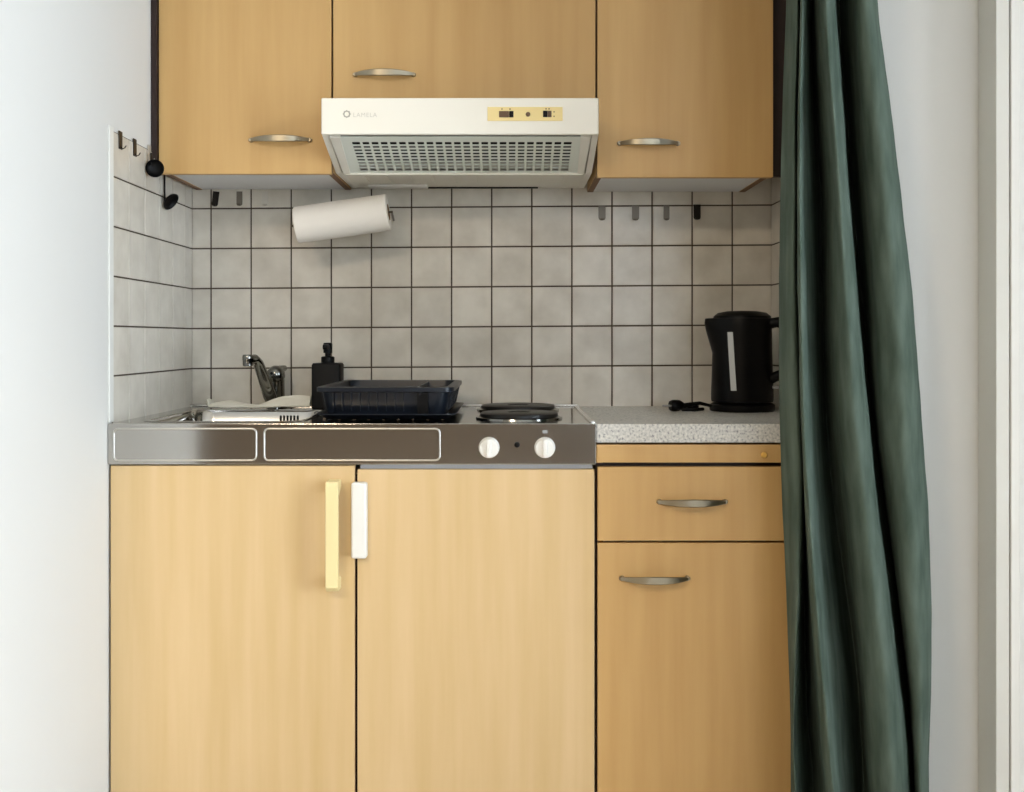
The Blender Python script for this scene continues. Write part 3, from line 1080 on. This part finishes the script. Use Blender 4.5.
# thin sheet end hanging at the back of the roll
qa, qb = pa - ax * 0.012, pb + ax * 0.009
tube(bm, [qa + Vector((0.014, 0.155, -0.004)), qa + Vector((0.002, 0.01, 0)), qa, qa + ax * 0.01, qb - ax * 0.01, qb, qb + Vector((-0.002, 0.01, 0)), qb + Vector((-0.012, 0.155, -0.004))], 0.0028, 10)
wh = obj('wire', bm, 'nickel_dark', None, origin=(pa.x, YB, pa.z), smooth=True)
wh.name = 'towel_holder'
tag(wh, 'thin metal holder rod through the paper towel roll', 'holder')

# ------------------------------------------------------------------ adhesive hooks
def hook(px, py0, py1, w, mat, label, group, tilt=0.0, name='wall_hook'):
    """flat metal strip stuck on the back wall, foot bent out and up"""
    yw = YB - 0.0029
    k = yw / F
    cx = (px - 509) * k
    zt, zb = H + (339 - py0) * k, H + (339 - py1) * k
    bm = BM()
    hw = w / 2
    out = [(cx - hw, zt), (cx + hw, zt)]
    for i in range(9):
        a = PI * i / 8
        out.append((cx + hw * math.cos(a), zb + hw * 0.75 - hw * 0.75 * math.sin(a)))
    loops(bm, [[(x, yw, z) for x, z in out], [(x, yw - 0.0018, z) for x, z in out]], 0, True, True)
    # foot curling out and up at the lower end
    rows = []
    for i in range(7):
        a = PI * i / 6
        y_, z_ = yw - 0.0055 + 0.0045 * math.cos(a), zb + 0.006 - 0.0045 * math.sin(a)
        ny, nz = math.cos(a) * 0.0009, -math.sin(a) * 0.0009
        ww = hw * 0.62
        rows.append([(cx - ww, y_ - ny, z_ - nz), (cx + ww, y_ - ny, z_ - nz), (cx + ww, y_ + ny, z_ + nz), (cx - ww, y_ + ny, z_ + nz)])
    loops(bm, rows, 0, True, True)
    if tilt:
        bmesh.ops.rotate(bm, verts=bm.verts, cent=(cx, yw, (zt + zb) / 2), matrix=Matrix.Rotation(tilt, 3, 'Y'))
    bmesh.ops.recalc_face_normals(bm, faces=bm.faces)
    o = obj(name, bm, mat, origin=(cx, yw, zb))
    return tag(o, label, 'hook', group)


M['hook_dark'] = material('dark_hook', (40, 36, 32), 0.4, 0.6)
M['hook_light'] = material('light_hook', (205, 200, 190), 0.4, 0.5)
M['hook_mid'] = material('grey_hook', (120, 113, 102), 0.45, 0.5)
G1, G2, G3 = 'hooks under the left cabinet', 'hooks under the right cabinet', 'hooks on the left wall'
hook(215.5, 191.5, 206.5, 0.016, 'hook_dark', 'dark adhesive hook on the tiles, leftmost of three under the left cabinet', G1, 0.12)
hook(239.5, 191.5, 206, 0.015, 'hook_mid', 'grey adhesive hook on the tiles, middle of three under the left cabinet', G1)
hook(265.2, 191.5, 206, 0.015, 'hook_light', 'pale shiny adhesive hook on the tiles, nearest the paper towel', G1)
hook(602, 205.5, 220.5, 0.0185, 'hook_mid', 'grey adhesive hook, leftmost of four under the right cabinet', G2)
hook(635.5, 205.5, 220.5, 0.0185, 'hook_mid', 'grey adhesive hook, second from left of four under the right cabinet', G2)
hook(666.5, 205.5, 220.5, 0.015, 'hook_mid', 'narrow grey adhesive hook, second from right of four under the right cabinet', G2)
hook(697, 204.5, 220, 0.0185, 'hook_dark', 'near-black adhesive hook, rightmost of four under the right cabinet', G2)


def side_hook(cy, zc, label, mat='hook_mid'):
    xw = XL + 0.0030
    bm = BM()
    box(bm, xw, xw + 0.0018, cy - 0.010, cy + 0.010, zc - 0.020, zc + 0.018, 0.0006)
    tube(bm, [(xw + 0.001, cy, zc - 0.014), (xw + 0.005, cy, zc - 0.019), (xw + 0.010, cy, zc - 0.017), (xw + 0.013, cy, zc - 0.012)], 0.0012, 8)
    o = obj('wall_hook', bm, mat, origin=(xw, cy, zc - 0.018))
    return tag(o, label, 'hook', G3)


side_hook(2.342, H + 0.421, 'grey adhesive hook on the left wall tiles, nearest the white edge trim', 'hook_dark')
side_hook(2.432, H + 0.421, 'grey adhesive hook on the left wall tiles, second from the edge trim', 'hook_dark')
side_hook(2.530, H + 0.424, 'shiny adhesive hook on the left wall holding the upper black spoon', 'hook_light')


# ------------------------------------------------------------------ small black measuring spoons
def spoon(cy, ztop_, zbowl, rb, facing, label, off, reach):
    xw = XL + off
    r = thing('measuring_spoon', label, 'spoon', (xw, cy, zbowl), 'black measuring spoons')
    bm = BM()
    rows = []
    for z, w in ((ztop_ + 0.004, 0.002), (ztop_, 0.0042), (ztop_ - 0.01, 0.0035), (zbowl + rb, 0.003), (zbowl + rb * (0.3 if reach < 0.01 else -0.5), 0.004)):
        rows.append([(xw - 0.001, cy - w, z), (xw + 0.001, cy - w, z), (xw + 0.001, cy + w, z), (xw - 0.001, cy + w, z)])
    loops(bm, rows, 0, True, True)
    obj('spoon_handle', bm, 'black', r)
    bm = BM()
    f = Vector(facing).normalized()
    c = Vector((xw + reach, cy, zbowl)) + f * 0.004
    lathe(bm, c, [(0.004, -0.011), (rb * 0.6, -0.0095), (rb * 0.9, -0.005), (rb, 0.0), (rb * 0.96, 0.0003), (rb * 0.84, -0.0045), (rb * 0.5, -0.008), (0.003, -0.009)], 28, 0, f)
    obj('bowl', bm, 'black', r, smooth=True)
    return r


spoon(2.512, H + 0.418, H + 0.3865, 0.0205, (0.3, -1, -0.05), 'black round measuring spoon, upper of two on the left wall', 0.0135, 0.0085)
spoon(2.634, H + 0.400, H + 0.328, 0.0225, (1.0, -0.30, -0.75), 'black tilted measuring spoon, lower of two below the cabinet corner', 0.0065, 0.013)

# ------------------------------------------------------------------ curtain
ys = [-363, 0, 100, 200, 300, 400, 500, 600, 700, 750, 792, 885]
ctrl = [  # (px along the heights, depth Y)
    ([790, 786, 783, 780.5, 779.5, 779.5, 782.5, 786.5, 790, 791, 791, 793], 2.160),
    ([796, 795, 793, 791, 790, 791, 795, 795, 793, 793, 794, 796], 2.100),
    ([801, 799, 797, 796, 797, 800, 803, 800, 796, 796, 798, 800], 2.110),
    ([805, 802, 800, 799, 799, 802, 804.5, 805, 806, 808, 812, 816], 2.250),
    ([803, 801, 799, 798, 799, 801, 806, 813, 822, 826, 830, 836], 2.050),
    ([808, 806, 805, 806, 808, 811, 817, 825, 835, 839, 843, 848], 2.075),
    ([813, 812, 816, 821, 822, 825, 832, 845, 857, 860, 862, 866], 2.245),
    ([817, 815, 821, 828, 830, 835, 845, 855, 864, 867, 870, 876], 2.095),
    ([821, 820, 827, 834, 838, 843, 853, 864, 873, 876, 878, 884], 2.045),
    ([827, 826, 833, 840, 847, 855, 866, 878, 890, 894, 896, 902], 2.020),
    ([833, 835, 842, 849, 857, 866, 877, 890, 902, 907, 909, 915], 2.060),
    ([832, 834, 841, 848, 857, 866, 877, 890, 902, 907, 909, 914], 2.130),
    ([838, 840, 847, 854, 863, 871, 883, 896, 907, 911, 913, 918], 2.235),
    ([850, 852, 858, 865, 872, 877, 888, 900, 911, 914, 916, 920], 2.100),
    ([856, 858, 866, 876, 884, 891, 899, 906, 914, 916, 918, 921], 2.050),
    ([866, 869, 879, 890, 900, 908, 916, 920, 922, 922, 922, 924], 2.040),
    ([873, 877, 889, 901, 912, 920, 927, 931, 930, 929, 928.5, 930], 2.085),
    ([870, 872, 884, 896, 906, 914, 921, 925, 925, 924, 923, 925], 2.175),
]


def interp(xs, vs, x):
    if x <= xs[0]:
        return vs[0]
    for i in range(len(xs) - 1):
        if x <= xs[i + 1]:
            t = (x - xs[i]) / (xs[i + 1] - xs[i])
            m0 = (vs[i + 1] - vs[i - 1]) / (xs[i + 1] - xs[i - 1]) if i > 0 else (vs[1] - vs[0]) / (xs[1] - xs[0])
            m1 = (vs[i + 2] - vs[i]) / (xs[i + 2] - xs[i]) if i + 2 < len(xs) else (vs[-1] - vs[-2]) / (xs[-1] - xs[-2])
            d = xs[i + 1] - xs[i]
            t2, t3 = t * t, t * t * t
            return (2 * t3 - 3 * t2 + 1) * vs[i] + (t3 - 2 * t2 + t) * d * m0 + (-2 * t3 + 3 * t2) * vs[i + 1] + (t3 - t2) * d * m1
    return vs[-1]


def catmull(P, sub):
    out = []
    for i in range(len(P) - 1):
        p0, p1, p2, p3 = P[max(i - 1, 0)], P[i], P[i + 1], P[min(i + 2, len(P) - 1)]
        for s in range(sub):
            t = s / sub
            out.append(0.5 * ((2 * p1) + (p2 - p0) * t + (2 * p0 - 5 * p1 + 4 * p2 - p3) * t * t + (3 * p1 - p0 - 3 * p2 + p3) * t ** 3))
    out.append(P[-1])
    return out


bm = BM()
rows = []
NZ = 160
for j in range(NZ + 1):
    py = -363 + (885 + 363) * j / NZ
    z = H - (py - 339) * 2.1 / F
    z = max(z, 0.012)
    P = []
    for pxs, Y in ctrl:
        px = interp(ys, pxs, py)
        P.append(Vector(((px - 509) * Y / F, Y)))
    C = catmull(P, 9)
    row = []
    for i, c in enumerate(C):
        w = noise.noise(Vector((c.x * 22, z * 5.0, i * 0.02))) * 0.0035 + noise.noise(Vector((i * 0.09, z * 9, 3.0))) * 0.003 + noise.noise(Vector((i * 0.16 + z * 4, z * 17, 7.0))) * 0.0022
        row.append((c.x, c.y + w, z))
    rows.append(row)
R = [[bm.verts.new(p) for p in row] for row in rows]
for A, B in zip(R, R[1:]):
    bridge(bm, A, B, 0, closed=False)
o = obj('curtain', bm, 'curtain', origin=(0.66, 2.13, 0.012), smooth=True)
for f in o.data.polygons:
    f.use_smooth = True
md = o.modifiers.new('thickness', 'SOLIDIFY'); md.thickness = 0.0016; md.offset = 0
tag(o, 'long dark green curtain drawn to the right of the kitchenette', 'curtain')
bm = BM(); box(bm, XL + 0.02, XR - 0.03, 2.10, 2.15, CEIL - 0.022, CEIL - 0.001, 0.002)
tag(obj('curtain_track', bm, 'white_trim', origin=(0, 2.12, CEIL - 0.022)), 'white curtain track fixed under the ceiling above the curtain', 'curtain track')
